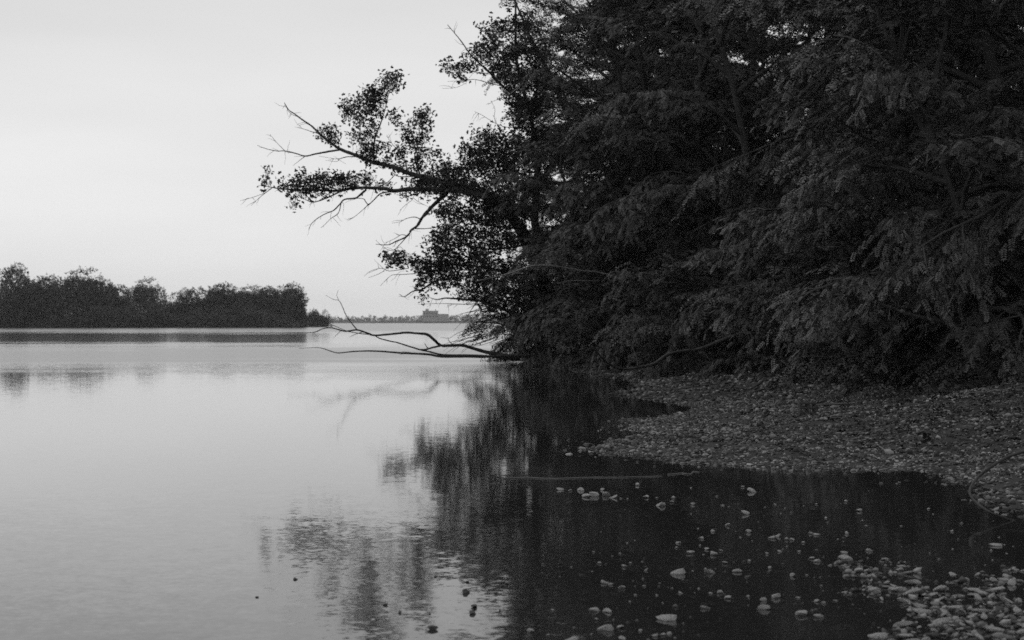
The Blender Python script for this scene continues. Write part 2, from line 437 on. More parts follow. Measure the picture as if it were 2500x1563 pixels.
def put_tree(v, x, y, rz, s, label, name='bank_tree', cat='tree', group='trees crowding the river bank', meshes=None):
    t = thing(name, label, cat, (x, y, gz(x, y)), rz, group)
    t.scale = (s, s, s)
    tm, bm_, cm = meshes or VAR[v]
    obj('trunk', tm, t); obj('branches', bm_, t); obj('crown', cm, t)
    return t

TREES = [
    ('a', 11.2, 30.0, 0.3, 1.0, 'nearest bank tree, its feathery boughs hanging at the right edge'),
    ('b', 9.8, 35.5, 2.1, 1.0, 'second bank tree from the right edge, boughs spilling over the gravel'),
    ('a', 9.4, 41.5, 4.0, 1.0, 'broad bank tree with layered boughs behind the dark brick'),
    ('b', 8.4, 47.5, 5.2, 1.0, 'bank tree above the dark crooked limb on the gravel'),
    ('a', 7.4, 53.0, 1.2, 1.0, 'bank tree right of the hazy one above the gravel spit'),
    ('b', 6.0, 58.5, 3.3, 1.0, 'hazy bank tree above the narrow gravel spit'),
    ('a', 4.9, 65.0, 2.0, .98, 'bank tree just in front of the leaning tree, mingled with it'),
    ('b', 5.0, 71.0, 0.7, 1.05, 'bank tree just behind the overhanging leaning tree'),
    ('c', 14.0, 33.0, 0.9, 1.0, 'dark tree in deep shade behind the nearest bank tree'),
    ('c', 13.6, 40.0, 2.9, 1.05, 'dark tree behind the second bank tree from the right edge'),
    ('c', 13.0, 47.0, 4.4, 1.0, 'dark tree in the second row behind the layered boughs'),
    ('c', 12.0, 54.0, 0.2, 1.0, 'dark upright tree in the second row, mid bank'),
    ('c', 10.6, 61.0, 1.8, 1.0, 'dark tree in the second row behind the hazy bank tree'),
    ('c', 9.4, 68.0, 3.8, 1.05, 'dark tree in the second row behind the gravel spit'),
    ('c', 7.6, 76.0, 5.5, 1.08, 'tall tree at the far end of the bank row, top out of frame'),
    ('c', 5.6, 84.0, 1.1, 1.05, 'tree beyond the leaning tree, farthest along the near bank'),
    ('c', 18.0, 48.0, 2.4, 1.1, 'dark tree in the third row by the right edge'),
    ('c', 17.5, 58.0, 3.1, 1.1, 'tall dark tree in the third row behind the mid bank'),
    ('c', 15.0, 66.0, 4.9, 1.1, 'tall dark tree at the back with sky glinting through its top'),
    ('c', 12.5, 76.0, 0.5, 1.15, 'tall dark tree at the back, left of the sky glints'),
    ('c', 20.5, 70.0, 1.5, 1.2, 'tall dark tree at the back of the right edge'),
    ('c', 18.0, 82.0, 2.7, 1.2, 'tall tree deep in the shade behind the sky glints'),
    ('c', 10.5, 90.0, 4.1, 1.15, 'tall tree at the very back of the bank, left side'),
    ('c', 25.0, 84.0, 5.1, 1.25, 'tallest dark tree at the very back of the right edge'),
    ('c', 8.5, 98.0, 0.3, 1.35, 'tall tree closing the sky gap above the hazy bank tree'),
    ('c', 6.6, 104.0, 1.9, 1.25, 'farthest tall tree seen through the upper left of the bank crowns'),
    ('c', 13.5, 100.0, 3.4, 1.4, 'tall back tree left of the bright sky glints'),
    ('e', 5.3, 76.0, 0.8, 1.08, 'full-crowned tall tree closing the row behind the leaning tree'),
    ('e', 7.6, 82.0, 2.0, 1.15, 'full-crowned tall tree behind the hazy bank tree'),
    ('e', 11.6, 86.0, 3.0, 1.15, 'full-crowned tall tree at the back of the middle bank'),
    ('e', 14.8, 72.0, 4.2, 1.1, 'full-crowned dark tree below the sky glints'),
    ('e', 15.5, 56.0, 5.0, 1.05, 'full-crowned dark tree in the third row, right side'),
    ('e', 5.9, 62.0, 5.9, 1.0, 'full-crowned tree packed behind the hazy bank tree and the spit'),
    ('e', 5.3, 92.0, 4.4, 1.15, 'full-crowned tree farthest back above the leaning tree'),
    ('e', 9.4, 73.0, 1.4, 1.1, 'full-crowned dark tree between the spit and the sky glints'),
    ('d', 4.3, 69.5, 2.6, 1.4, 'young tree directly behind the leaning trunk at the water edge'),
    ('d', 8.3, 32.0, 0.4, 1.0, 'young feathery tree bowing over the gravel beside the nearest tree'),
    ('d', 8.4, 37.5, 1.6, 1.0, 'young tree bowing over the gravel right of the brick'),
    ('d', 8.0, 43.0, 2.8, 1.1, 'young tree above the shaded gravel left of the brick'),
    ('d', 7.2, 48.5, 4.0, 1.1, 'young tree from which the dark crooked limb sags'),
    ('d', 6.1, 54.0, 5.2, 1.1, 'young tree behind the tip of the dark crooked limb'),
    ('d', 4.6, 59.5, 0.1, 1.1, 'young tree at the root of the narrow gravel spit'),
    ('d', 3.1, 65.5, 1.3, 1.1, 'young tree at the water edge under the leaning trunk'),
    ('d', 10.0, 45.0, 2.2, 1.2, 'young tree filling the gap under the layered boughs'),
    ('d', 8.6, 56.0, 3.5, 1.3, 'young tree filling the gap behind the hazy bank tree'),
    ('d', 7.0, 66.0, 4.7, 1.3, 'young tree in the shade behind the leaning trunk'),
    ('d', 3.8, 74.0, 5.7, 1.2, 'young tree at the water edge beyond the leaning tree'),
    ('d', 11.8, 37.0, .9, 1.3, 'young tree in deep shade at the right edge'),
]
for v, x, y, rz, s, lab in TREES:
    put_tree(v, x, y, rz, s, lab)
SHRUBS = [(3.4, 57, 'low twiggy shrub at the root of the gravel spit'), (5.2, 50, 'dim shrub behind the dark crooked limb'), (6.6, 43, 'shrub at the top of the gravel under the layered boughs'),
          (2.4, 62, 'shrub at the foot of the leaning tree beside the spit'), (8.2, 36, 'shaded shrub at the gravel edge right of the dark brick'),
          (0.9, 71, 'shrub overhanging the water by the fallen branches'), (1.6, 66, 'twiggy shrub between the spit and the fallen branches'), (9.4, 31.5, 'dark shrub at the right edge under the nearest tree')]
for i, (x, y, lab) in enumerate(SHRUBS):
    put_tree('s', x, y, i * 1.7, .8 + .12 * (i % 3), lab, 'shrub', 'shrub', 'shrubs under the bank trees', shrubA)

# ------------------------------------------------------------------ leaning tree with the limbs over the river (own skeleton)
YL = 68.0
def z1(p): return (225.3 + .13546 * p[0], 40.96 + .13546 * p[1])
def z8(p): return (286.7 + .13546 * p[0], 184.3 + .13546 * p[1])
def z4(p): return (491.5 + .2201 * p[0], 184.3 + .2201 * p[1])
def z5(p): return (553.0 + .19472 * p[0], 327.7 + .19472 * p[1])
def z6(p): return (512.0 + .21166 * p[0], 471.0 + .21166 * p[1])
def z7(p): return (204.8 + .18503 * p[0], 360.4 + .18503 * p[1])

def line3(conv, pts, y0, y1, wob=.12):
    k = len(pts)
    ys = np.linspace(y0, y1, k) + np.concatenate([[0], rng.normal(size=k - 1) * wob])
    return smooth_line(np.array([at(*conv(p), y) for p, y in zip(pts, ys)]), 4)

PXM = YL / F      # metres per pixel at the leaning tree
trunkT, twigT = Tubes(), Tubes()
limb_parts = []
skel = []
def limb(conv, pts, r0, r1, y0=YL, y1=YL, T=None):
    ln = line3(conv, pts, y0, y1)
    if T is None:
        T = Tubes(); limb_parts.append(T)
    T.add(ln, r0 * .5 * .13546 * PXM, r1 * .5 * .13546 * PXM, 6, .9, .10)
    skel.append(ln)
    Lt = np.linalg.norm(np.diff(ln, axis=0), axis=1).sum()
    if Lt > .8 and r0 < 60:
        for q in range(int(Lt * 2.6)):
            a = int(rng.integers(len(ln) // 3, len(ln) - 1)); dd = norm(ln[a + 1] - ln[a] if a + 1 < len(ln) else ln[a] - ln[a - 1])
            tw = grow(ln[a], dd * .6 + rng.normal(size=3) * .6 + np.array([0, 0, -.1]), rng.uniform(.15, .55), 4, .3, .2)
            twigT.add(tw, .008, .003, 4)
    return ln
# trunk: rises behind the shrubs and leans out over the water, then carries two limbs
limb(z8, [(2150, 1280), (2020, 1050), (1930, 800), (1840, 560), (1730, 330), (1600, 170), (1480, 110)], 150, 60, YL + 2.5, YL, trunkT)
limb(z8, [(1900, 760), (1860, 500), (1830, 200), (1850, -100), (1800, -500), (1700, -900), (1690, -1350)], 90, 14, YL + 2, YL + 1.5, trunkT)
limb(z1, [(2120, 1240), (2010, 1180), (1900, 1145), (1750, 1110), (1600, 1095), (1450, 1095), (1330, 1095), (1240, 1108), (1180, 1090), (1080, 1085), (950, 1085), (850, 1105), (780, 1105), (650, 1100), (520, 1100), (400, 1090), (330, 1078), (270, 1060)], 52, 5, YL, YL - 2.2)
limb(z1, [(1900, 1120), (1760, 1080), (1640, 1050), (1500, 1010), (1380, 985), (1280, 945), (1180, 915), (1090, 895), (1000, 860), (930, 830), (850, 800), (790, 760), (730, 715), (690, 680), (640, 630), (580, 590), (520, 545), (470, 510), (435, 455)], 50, 5, YL, YL + 1.6)
limb(z1, [(850, 803), (740, 820), (660, 835), (590, 850), (520, 830), (440, 812), (380, 812), (300, 795), (235, 770)], 16, 3, YL + 1, YL + .2)
limb(z1, [(590, 850), (550, 880), (500, 920)], 6, 2, YL + .8, YL + .4)
limb(z1, [(440, 812), (380, 750), (330, 690)], 5, 2, YL + .6, YL + 1)
limb(z1, [(980, 855), (900, 855), (840, 870), (800, 868), (690, 850)], 9, 2, YL + .9, YL + 1.3)
limb(z1, [(840, 872), (820, 890), (740, 880)], 5, 2, YL + 1.1, YL + 1.3)
limb(z1, [(690, 680), (640, 670), (580, 650), (515, 635)], 7, 2, YL + 1.3, YL + .8)
limb(z1, [(540, 560), (480, 535), (440, 470)], 5, 2, YL + 1.4, YL + 1.7)
limb(z1, [(1100, 890), (1095, 800), (1110, 700), (1150, 600), (1180, 500), (1210, 380), (1260, 270)], 18, 3, YL + .8, YL + .2)
limb(z1, [(1100, 720), (1040, 640), (1000, 590), (930, 500)], 9, 3, YL + .6, YL + 1)
limb(z1, [(1160, 560), (1100, 480), (1060, 400)], 9, 3, YL + .5, YL + .2)
limb(z1, [(1200, 520), (1250, 550), (1300, 580)], 6, 2, YL + .4, YL)
limb(z1, [(1440, 990), (1400, 880), (1410, 800), (1450, 700), (1460, 600), (1490, 530)], 14, 3, YL + .5, YL + .9)
limb(z1, [(1340, 940), (1310, 850), (1240, 770), (1190, 700)], 8, 2, YL + .6, YL + .1)
limb(z1, [(1420, 800), (1370, 740), (1330, 660)], 7, 2, YL + .7, YL + .4)
limb(z1, [(1250, 990), (1200, 1040), (1150, 1070), (1080, 1085)], 6, 4, YL + .3, YL - .4)
limb(z1, [(1380, 1000), (1280, 1000), (1230, 970)], 10, 5, YL + .2, YL + .4)
limb(z1, [(850, 1110), (790, 1140), (720, 1170), (650, 1190), (600, 1175), (540, 1140)], 15, 4, YL - .9, YL - 1.6)
limb(z1, [(1040, 1098), (990, 1140), (960, 1160), (880, 1170), (850, 1200), (800, 1250), (740, 1275), (680, 1310), (640, 1345), (615, 1390)], 17, 3, YL - .6, YL + .4)
limb(z1, [(855, 1195), (835, 1270), (780, 1310), (740, 1350), (705, 1380)], 8, 2, YL - .2, YL - .6)
limb(z1, [(1240, 1110), (1150, 1125), (1110, 1160), (1060, 1205), (1035, 1185), (1020, 1165), (960, 1160)], 12, 5, YL - .4, YL - .2)
limb(z1, [(1060, 1205), (1000, 1260), (950, 1300), (900, 1330)], 6, 2, YL - .4, YL)
limb(z1, [(340, 1088), (260, 1150), (190, 1215)], 6, 2, YL - 2.1, YL - 2.6)
limb(z1, [(300, 1120), (200, 1155), (110, 1180)], 4, 2, YL - 2.2, YL - 1.8)
limb(z1, [(320, 1070), (325, 1020), (300, 960), (270, 930)], 5, 2, YL - 2.1, YL - 1.9)
limb(z1, [(1640, 1120), (1560, 1190), (1500, 1250), (1450, 1310), (1420, 1360), (1370, 1400), (1345, 1440), (1260, 1480), (1200, 1505), (1110, 1500)], 34, 4, YL - .2, YL - 1.4)
limb(z1, [(1450, 1320), (1400, 1300), (1340, 1310), (1290, 1335), (1230, 1345)], 8, 2, YL - .8, YL - .5)
limb(z1, [(1400, 1385), (1480, 1385), (1600, 1370)], 9, 4, YL - .9, YL - .4)
limb(z1, [(1345, 1440), (1300, 1430), (1250, 1460), (1180, 1490)], 7, 2, YL - 1.1, YL - .9)
limb(z1, [(1345, 1440), (1290, 1500), (1240, 1545), (1180, 1530), (1110, 1470)], 7, 2, YL - 1.1, YL - 1.5)
limb(z1, [(1400, 1110), (1380, 1170), (1330, 1210), (1290, 1250)], 5, 2, YL - .3, YL)
limb(z1, [(1390, 1160), (1430, 1190), (1510, 1230)], 4, 2, YL - .2, YL - .3)
# crown side: stems and clumps at the top
limb(z1, [(2600, 760), (2470, 420), (2350, 150), (2250, -30), (2180, -200), (2080, -420)], 40, 12, YL + 2, YL + 1.4)
limb(z1, [(2330, 560), (2010, 300), (1960, 240), (1880, 170), (1810, 100), (1740, 0), (1640, -120)], 22, 5, YL + 1.6, YL - .6)
limb(z1, [(2060, 330), (1980, 320), (1850, 285), (1760, 290), (1640, 300)], 8, 2, YL + 1, YL - .3)
limb(z1, [(1940, 240), (1850, 230), (1720, 200), (1590, 200)], 9, 2, YL + .4, YL - .6)
limb(z1, [(1780, 310), (1700, 345), (1600, 350)], 3, 2, YL, YL - .2)
limb(z1, [(2180, 640), (2120, 640), (2050, 630), (1980, 600), (1900, 550), (1840, 520)], 7, 2, YL + .8, YL + .1)
limb(z1, [(2000, 610), (1985, 560), (1990, 500), (1960, 440)], 4, 2, YL + .4, YL + .2)
limb(z1, [(2100, 470), (2040, 430), (1990, 440), (1940, 470)], 5, 2, YL + .5, YL + .2)
limb(z1, [(2200, 1000), (2050, 880), (1950, 780), (1900, 680)], 18, 4, YL + .5, YL)
limb(z1, [(2000, 840), (1850, 800), (1720, 780)], 10, 3, YL + .3, YL - .2)
limb(z8, [(1720, 330), (1500, 300), (1320, 240), (1150, 200)], 20, 4, YL + .4, YL - .5)
limb(z8, [(1760, 450), (1500, 480), (1300, 440), (1120, 420)], 22, 5, YL + .5, YL - .6)
limb(z8, [(1820, 640), (1600, 640), (1350, 600), (1100, 590), (900, 560), (740, 550)], 30, 5, YL + .6, YL - 1)
limb(z8, [(1500, 640), (1300, 680), (1110, 710), (1000, 775), (930, 790), (870, 830), (830, 810)], 22, 3, YL, YL - 1.2)
limb(z8, [(950, 660), (860, 665), (780, 670), (740, 700), (690, 750)], 6, 2, YL - .4, YL - .8)
limb(z8, [(900, 620), (760, 640), (700, 620), (620, 640), (570, 680)], 6, 2, YL - .4, YL - .2)
limb(z8, [(720, 640), (660, 670), (600, 690)], 4, 2, YL - .4, YL - .2)
limb(z8, [(1950, 1050), (1700, 960), (1520, 890), (1430, 860), (1300, 850), (1180, 840), (1100, 850), (1020, 820)], 40, 2, YL + .6, YL - .8)
limb(z8, [(1480, 880), (1300, 885), (1150, 880), (970, 885)], 8, 2, YL, YL - .8)
limb(z8, [(1400, 875), (1360, 930), (1330, 990)], 7, 3, YL - .1, YL - .3)
limb(z8, [(1900, 1150), (1750, 1000), (1620, 930), (1500, 870)], 50, 14, YL + 1, YL)
for k in range(46):                        # thin drooping twigs of the low brush
    if k < 24: x, y = rng.uniform(1330, 1560), rng.uniform(860, 1010)
    else: x, y = rng.uniform(1250, 1600), rng.uniform(1080, 1190)
    Lk = rng.uniform(70, 210); a = math.radians(rng.uniform(8, 40))
    pts = [(x + 120, y - 40), (x, y), (x - Lk * .5 * math.cos(a), y + Lk * .35 * math.sin(a)), (x - Lk * math.cos(a), y + Lk * math.sin(a) * (1 if rng.random() < .6 else .3))]
    ln = line3(z8, pts, YL + rng.uniform(-.6, .8), YL + rng.uniform(-1, .4))
    twigT.add(ln, .012, .005, 4)

CL1 = [(1210, 310, 80, 60), (1270, 260, 40, 30), (1060, 400, 60, 70), (930, 490, 70, 60), (900, 550, 40, 30), (1060, 500, 110, 70), (1130, 390, 70, 60), (980, 600, 40, 50), (1090, 640, 50, 50), (1260, 565, 50, 40),
       (960, 710, 70, 35), (1040, 715, 40, 30), (1040, 810, 60, 50), (1100, 790, 60, 40), (1170, 795, 50, 20), (760, 680, 80, 50), (800, 725, 40, 40), (1290, 830, 70, 50), (1330, 660, 50, 40), (1370, 740, 50, 40),
       (1450, 570, 80, 50), (1490, 525, 40, 30), (1460, 680, 50, 40), (1440, 740, 60, 40), (1450, 850, 60, 50), (1560, 840, 40, 30), (1440, 920, 50, 40), (1620, 930, 90, 50), (1700, 990, 150, 70), (1500, 1010, 120, 40),
       (1320, 940, 90, 25), (1180, 890, 80, 25), (1050, 870, 60, 30), (480, 1060, 80, 55), (570, 1020, 70, 45), (640, 1080, 80, 50), (720, 1040, 80, 50), (800, 1020, 80, 45), (880, 1050, 90, 45), (960, 1030, 80, 45), (1050, 1005, 60, 35),
       (700, 1130, 60, 30), (550, 1140, 40, 30), (500, 1220, 22, 28), (290, 1050, 30, 25), (310, 980, 18, 36), (1180, 1070, 60, 30), (1550, 1060, 200, 40), (1780, 1070, 180, 50), (1330, 1140, 50, 22), (1500, 1130, 40, 22), (1700, 1140, 40, 22),
       (1950, 720, 130, 80), (1900, 830, 150, 80), (2050, 800, 100, 90), (1750, 790, 40, 30), (1850, 900, 130, 60), (1950, 960, 170, 60), (2100, 920, 130, 90), (2150, 780, 80, 80),
       (1640, 200, 50, 35), (1720, 220, 60, 35), (1790, 170, 60, 50), (1880, 100, 80, 60), (1960, 40, 90, 60), (2000, 170, 100, 70), (2100, 110, 100, 80), (2060, 260, 80, 55), (1750, 290, 40, 15), (2160, 300, 90, 90), (2100, 390, 70, 60), (2200, 480, 110, 80), (2160, 560, 60, 60), (2220, 640, 80, 80),
       (2200, 30, 110, 80), (2330, 80, 120, 90), (2300, 200, 110, 90), (2350, 330, 130, 110), (2000, -80, 120, 70), (2200, -120, 140, 80), (2320, 500, 120, 110), (2350, 700, 130, 110), (2300, 880, 130, 100), (2250, 1040, 140, 80), (2050, 1060, 120, 50), (1650, 1090, 150, 40), (1800, 1110, 130, 40), (1920, 1150, 110, 50), (2020, 1200, 100, 70), (1430, 1060, 90, 30), (1980, 1270, 90, 80)]
CL8 = [(1150, 200, 80, 60), (1230, 180, 60, 60), (1300, 230, 100, 60), (1390, 190, 50, 70), (1100, 420, 80, 70), (1200, 330, 90, 70), (1180, 480, 100, 60), (1300, 400, 90, 80), (1390, 330, 60, 90), (1390, 480, 80, 80), (830, 560, 110, 42), (760, 555, 50, 36), (860, 510, 45, 26), (1000, 590, 110, 55), (1130, 580, 110, 60),
       (1250, 560, 100, 60), (1350, 600, 90, 80), (1050, 680, 90, 40), (1150, 650, 90, 50), (1260, 660, 90, 60), (1000, 740, 60, 35), (1180, 730, 80, 38), (1300, 780, 60, 45), (1370, 820, 60, 38), (1430, 740, 80, 80), (1470, 860, 50, 36), (1000, 835, 38, 20), (1480, 600, 90, 110), (1500, 400, 90, 120), (1500, 220, 90, 110),
       (1560, 800, 100, 90), (1620, 650, 120, 100), (1640, 930, 90, 80), (1640, 400, 120, 120), (1700, 200, 150, 120), (1760, 1040, 100, 80), (1780, 860, 120, 100)]
P, D, S = [], [], []
allp = np.concatenate(skel)
for conv, cl in ((z1, CL1), (z8, CL8)):
    for cx, cy, rx, ry in cl:
        c2 = conv((cx, cy))
        c = at(c2[0], c2[1], YL)
        # depth of the nearest limb
        j = np.argmin((allp[:, 0] - c[0]) ** 2 + (allp[:, 2] - c[2]) ** 2)
        yc = allp[j, 1] + rng.normal() * .25
        c = at(c2[0], c2[1], yc)
        RX, RZ = rx * .13546 * PXM, ry * .13546 * PXM
        area = rx * ry * .13546 ** 2 * 3.1
        N = max(14, int(area / 2.1))
        q = rng.normal(size=(N, 3)); q = norm(q) * rng.uniform(0.05, 1.0, (N, 1)) ** .6 * (1 + .22 * rng.normal(size=(N, 1)))
        pp = c + q * np.array([RX, (RX + RZ) * .55, RZ])
        P.append(pp); D.append(q * .8 + rng.normal(size=(N, 3)) * .55 + np.array([0, 0, .1])); S.append(rng.uniform(.09, .28, N))
        root = allp[j]
        for k in range(max(3, N // 22)):
            e = pp[rng.integers(N)]
            mid = (root + e) / 2 + rng.normal(size=3) * .05 + np.array([0, 0, .04])
            twigT.add(np.array([root, mid, e]), .011, .004, 4)
t = thing('leaning_tree', 'tree leaning from the bank with long bare-tipped limbs reaching over the river', 'tree', (0, 0, 0))
tb = at(*z8((2150, 1280)), YL + 2.5)
t.location = tuple(tb)
off = -tb
for nm, me in (('trunk', trunkT.mesh('leaning_trunk', M_bark)), ('twigs', twigT.mesh('leaning_twigs', M_deadwood)),
               ('crown', leaves_mesh('leaning_crown', np.concatenate(P), np.concatenate(D), np.concatenate(S), LEAFL, M_leaf_dark, .8))):
    o = obj(nm, me, t, off)
    if nm == 'twigs': o['kind'] = 'stuff'
for T in limb_parts:
    obj('limb', T.mesh('leaning_limb', M_deadwood), t, off)

# ------------------------------------------------------------------ fallen branches lying over the water
def branch_thing(name, label, cat, conv, lines, Y0, material, pxw=.13546, group=None, sides=6):
    o = None; base = None
    for i, (pts, r0, r1, ya, yb) in enumerate(lines):
        ln = line3(conv, pts, Y0 + ya, Y0 + yb, .05)
        if i == 0:
            base = ln[0].copy(); o = thing(name, label, cat, base, 0, group)
        T = Tubes(); T.add(ln - base, r0 * .5 * pxw * Y0 / F, r1 * .5 * pxw * Y0 / F, 6, .9, .08)
        obj('stem' if i == 0 else 'side_branch', T.mesh(name + '_wood', material), o)
    return o
branch_thing('fallen_branch', 'forked dead branch arching over the water, tip curling up', 'branch', z8, [
    ([(1720, 1290), (1600, 1262), (1480, 1240), (1380, 1212), (1300, 1190), (1210, 1190), (1140, 1190), (1090, 1150), (1040, 1110), (960, 1100), (880, 1095), (780, 1105), (650, 1115), (600, 1100), (520, 1075), (440, 1085), (390, 1075), (330, 1060), (270, 1065), (210, 1090), (150, 1095), (0, 1095)], 32, 4, 0, -2.0),
    ([(1140, 1190), (1080, 1205), (1020, 1220), (985, 1220)], 16, 12, -.8, -1.0),
    ([(1045, 1212), (1030, 1195), (1018, 1172)], 9, 3, -.9, -.9),
    ([(520, 1075), (460, 1000), (430, 950), (410, 900), (385, 858), (345, 850), (290, 820)], 9, 2, -1.6, -2.2),
    ([(385, 858), (370, 820), (380, 780)], 4, 2, -2.1, -2.2),
    ([(560, 1090), (500, 1110), (465, 1128)], 7, 2, -1.5, -1.3),
    ([(400, 1080), (370, 1110), (345, 1135)], 5, 2, -1.8, -1.7),
    ([(270, 1066), (220, 1085), (190, 1110)], 5, 2, -1.8, -1.9),
    ([(1240, 1190), (1200, 1160), (1190, 1130)], 8, 3, -.6, -.5)], YL, M_deadwood)
branch_thing('fallen_branch', 'thin dead branch slanting between the forked one and the water', 'branch', z8, [
    ([(1700, 1296), (1480, 1268), (1330, 1262), (1150, 1258), (1050, 1235), (980, 1220), (900, 1195), (820, 1170), (750, 1155), (680, 1135), (640, 1112), (580, 1106), (530, 1100), (440, 1082), (340, 1040), (220, 1000), (130, 985)], 18, 3, .5, -1.2),
    ([(340, 1040), (300, 1045), (240, 1050)], 4, 2, -1, -1.1)], YL, M_deadwood)
branch_thing('fallen_branch', 'lowest dead branch stretched flat just above the water', 'branch', z8, [
    ([(1800, 1268), (1650, 1262), (1480, 1272), (1330, 1270), (1150, 1272), (1050, 1256), (950, 1250), (840, 1245), (720, 1235), (600, 1230), (480, 1235), (380, 1245), (320, 1230), (260, 1210), (200, 1205), (90, 1212)], 26, 3, -.5, -1.5),
    ([(950, 1250), (900, 1240), (850, 1236)], 6, 3, -1, -.8),
    ([(860, 1250), (840, 1256)], 6, 3, -1, -1)], YL, M_deadwood)
branch_thing('dark_branch', 'dark crooked limb sagging from the trees down to the gravel', 'branch', z4, [
    ([(1330, 600), (1220, 640), (1130, 680), (1050, 710), (950, 748), (870, 760), (800, 775), (740, 815), (680, 830), (600, 840), (540, 820), (500, 785), (455, 735)], 28, 7, 5, 0),
    ([(665, 830), (660, 790), (640, 740)], 8, 3, 0, .3),
    ([(720, 820), (730, 835)], 6, 3, 0, 0),
    ([(905, 752), (885, 700), (870, 660)], 7, 3, 1.6, 1.8)], 41.0, M_deadwood, .2201)
branch_thing('pale_branch', 'pale bare branch lying across the dark foliage above the spit', 'branch', z4, [
    ([(620, 440), (490, 402), (420, 395), (350, 382), (260, 370), (180, 372), (80, 405), (0, 425), (-70, 440)], 12, 4, 4.5, 0),
    ([(490, 440), (370, 438), (300, 450)], 6, 3, 2.8, 0)], 52.0, M_palewood, .2201)
branch_thing('pale_twig', 'short pale bare twig on the sky edge of the trees', 'twig', z1, [
    ([(2200, 310), (2130, 370), (2090, 400), (2050, 428)], 9, 5, -1.2, -1.4)], YL, M_palewood)
branch_thing('arching_cane', 'bare thin cane arching over the water at the right edge', 'cane', z5, [
    ([(2600, 560), (2500, 600), (2419, 635), (2330, 665), (2250, 715), (2190, 760), (2150, 810), (2140, 850), (2170, 895), (2230, 940), (2300, 970), (2390, 1000)], 20, 12, 1.0, 0),
    ([(2520, 890), (2419, 915), (2300, 942)], 6, 4, .4, .05)], 13.9, M_bark, .19472)
branch_thing('driftwood_stick', 'dark bare stick lying on the shaded gravel slope', 'stick', z5, [
    ([(1080, 268), (1040, 300), (1000, 318), (960, 310)], 14, 6, .6, 0), ([(1010, 315), (980, 330)], 6, 3, 0, 0)], 33.0, M_deadwood, .19472)
branch_thing('driftwood_stick', 'thin forked stick at the water edge of the small inlet', 'stick', z5, [
    ([(600, 390), (575, 350), (550, 320), (500, 322), (440, 330)], 9, 4, 0, .8), ([(560, 335), (540, 300), (520, 290)], 6, 3, .3, .5)], 30.0, M_deadwood, .19472)

STICKS = [(5.0, 31.0, 1.5, 2.6), (4.4, 33.5, .9, .4), (6.2, 29.0, 1.3, 1.1), (6.9, 26.5, 1.0, 2.2), (5.6, 37.0, 1.8, .2), (4.2, 40.0, 1.4, 2.9), (3.6, 45.0, 1.6, .5), (7.3, 31.5, 1.6, 1.9),
          (6.4, 34.0, 1.1, .8), (3.0, 51.0, 1.8, 2.7), (7.4, 24.0, .9, .3), (5.2, 27.0, .6, 1.5), (8.0, 28.5, 1.7, 2.4), (5.4, 42.5, 2.0, 1.0)]
for i, (x, y, L_, a_) in enumerate(STICKS):
    T = Tubes()
    d_ = np.array([math.cos(a_), math.sin(a_), 0])
    ln = np.array([[x, y, 0] + d_ * (u - .5) * L_ + np.array([-d_[1], d_[0], 0]) * rng.normal() * .05 * L_ for u in np.linspace(0, 1, 6)])
    ln = smooth_line(ln, 3); zz = height(ln[:, :2]); ln[:, 2] = np.interp(np.arange(len(ln)), [0, len(ln) - 1], [zz[0] + .03, zz[-1] + .05]); ln[:, 2] = np.maximum(ln[:, 2], zz + .025)
    base = ln[0].copy()
    o = thing('driftwood_stick', 'thin dark stick lying on the gravel under the trees', 'stick', base, 0, 'sticks lying on the gravel under the trees')
    T.add(ln - base, .022, .008, 6, 1, .1); obj('stem', T.mesh('driftwood', M_deadwood if i % 3 else M_drift), o)
    for q in range(2):
        k_ = int(rng.integers(4, len(ln) - 3)); T = Tubes()
        T.add(grow(ln[k_] - base, d_ * .6 + rng.normal(size=3) * .4 + np.array([0, 0, .35]), L_ * .3, 4, .3, .15), .011, .004, 6); obj('side_branch', T.mesh('driftwood_side', M_deadwood if i % 3 else M_drift), o)

def floating_stick(p, q, r, label):
    a, c = ground_at(*p), ground_at(*q)
    ln = smooth_line([a + (c - a) * u + np.array([0, rng.normal() * .05 if 0 < u < 1 else 0, 0]) for u in np.linspace(0, 1, 8)], 4)
    ln[:, 2] = .003
    T = Tubes(); T.add(ln - ln[0], r, r * .6, 6, 1, .1)
    o = obj('floating_stick', T.mesh('floating_stick', M_drift)); o.location = tuple(ln[0])
    tag(o, label, 'stick', 'sticks floating on the dark water')
floating_stick((503, 479), (662, 476.5), .009, 'long thin stick floating in front of the gravel tip')
floating_stick((668, 475), (699, 472.6), .010, 'short stick floating beside the gravel edge, right of the long one')

# dark brick on the gravel
for Yb in np.linspace(18, 45, 400):           # where that line of sight meets the sloping gravel
    bx_ = at(807, 416, Yb)
    if bx_[2] <= gz(bx_[0], bx_[1]): break
print('brick at', bx_)
import bmesh
def bevel_box(name, s, material, bev):
    bm = bmesh.new(); bmesh.ops.create_cube(bm, size=1)
    bmesh.ops.scale(bm, vec=s, verts=bm.verts)
    bmesh.ops.bevel(bm, geom=list(bm.edges), offset=bev, segments=2, affect='EDGES')
    for v in bm.verts: v.co += Vector(rng.normal(size=3) * bev * .25)
    me = bpy.data.meshes.new(name); bm.to_mesh(me); bm.free(); me.materials.append(material)
    return me
bt = thing('brick_block', 'dark squarish hollow brick lying on the gravel slope', 'brick', bx_ + np.array([0, 0, .095]), .15)
for i, z in enumerate((-.05, .02, .085)):
    o = obj('slab', bevel_box('brick_slab', (.235, .13, .030), M_brickm, .006), bt, (0.004 * i, 0, z))
for i, x in enumerate((-.102, .0, .102)):
    obj('web', bevel_box('brick_web', (.026, .118, .12), M_brickm, .004), bt, (x, .004, .017))

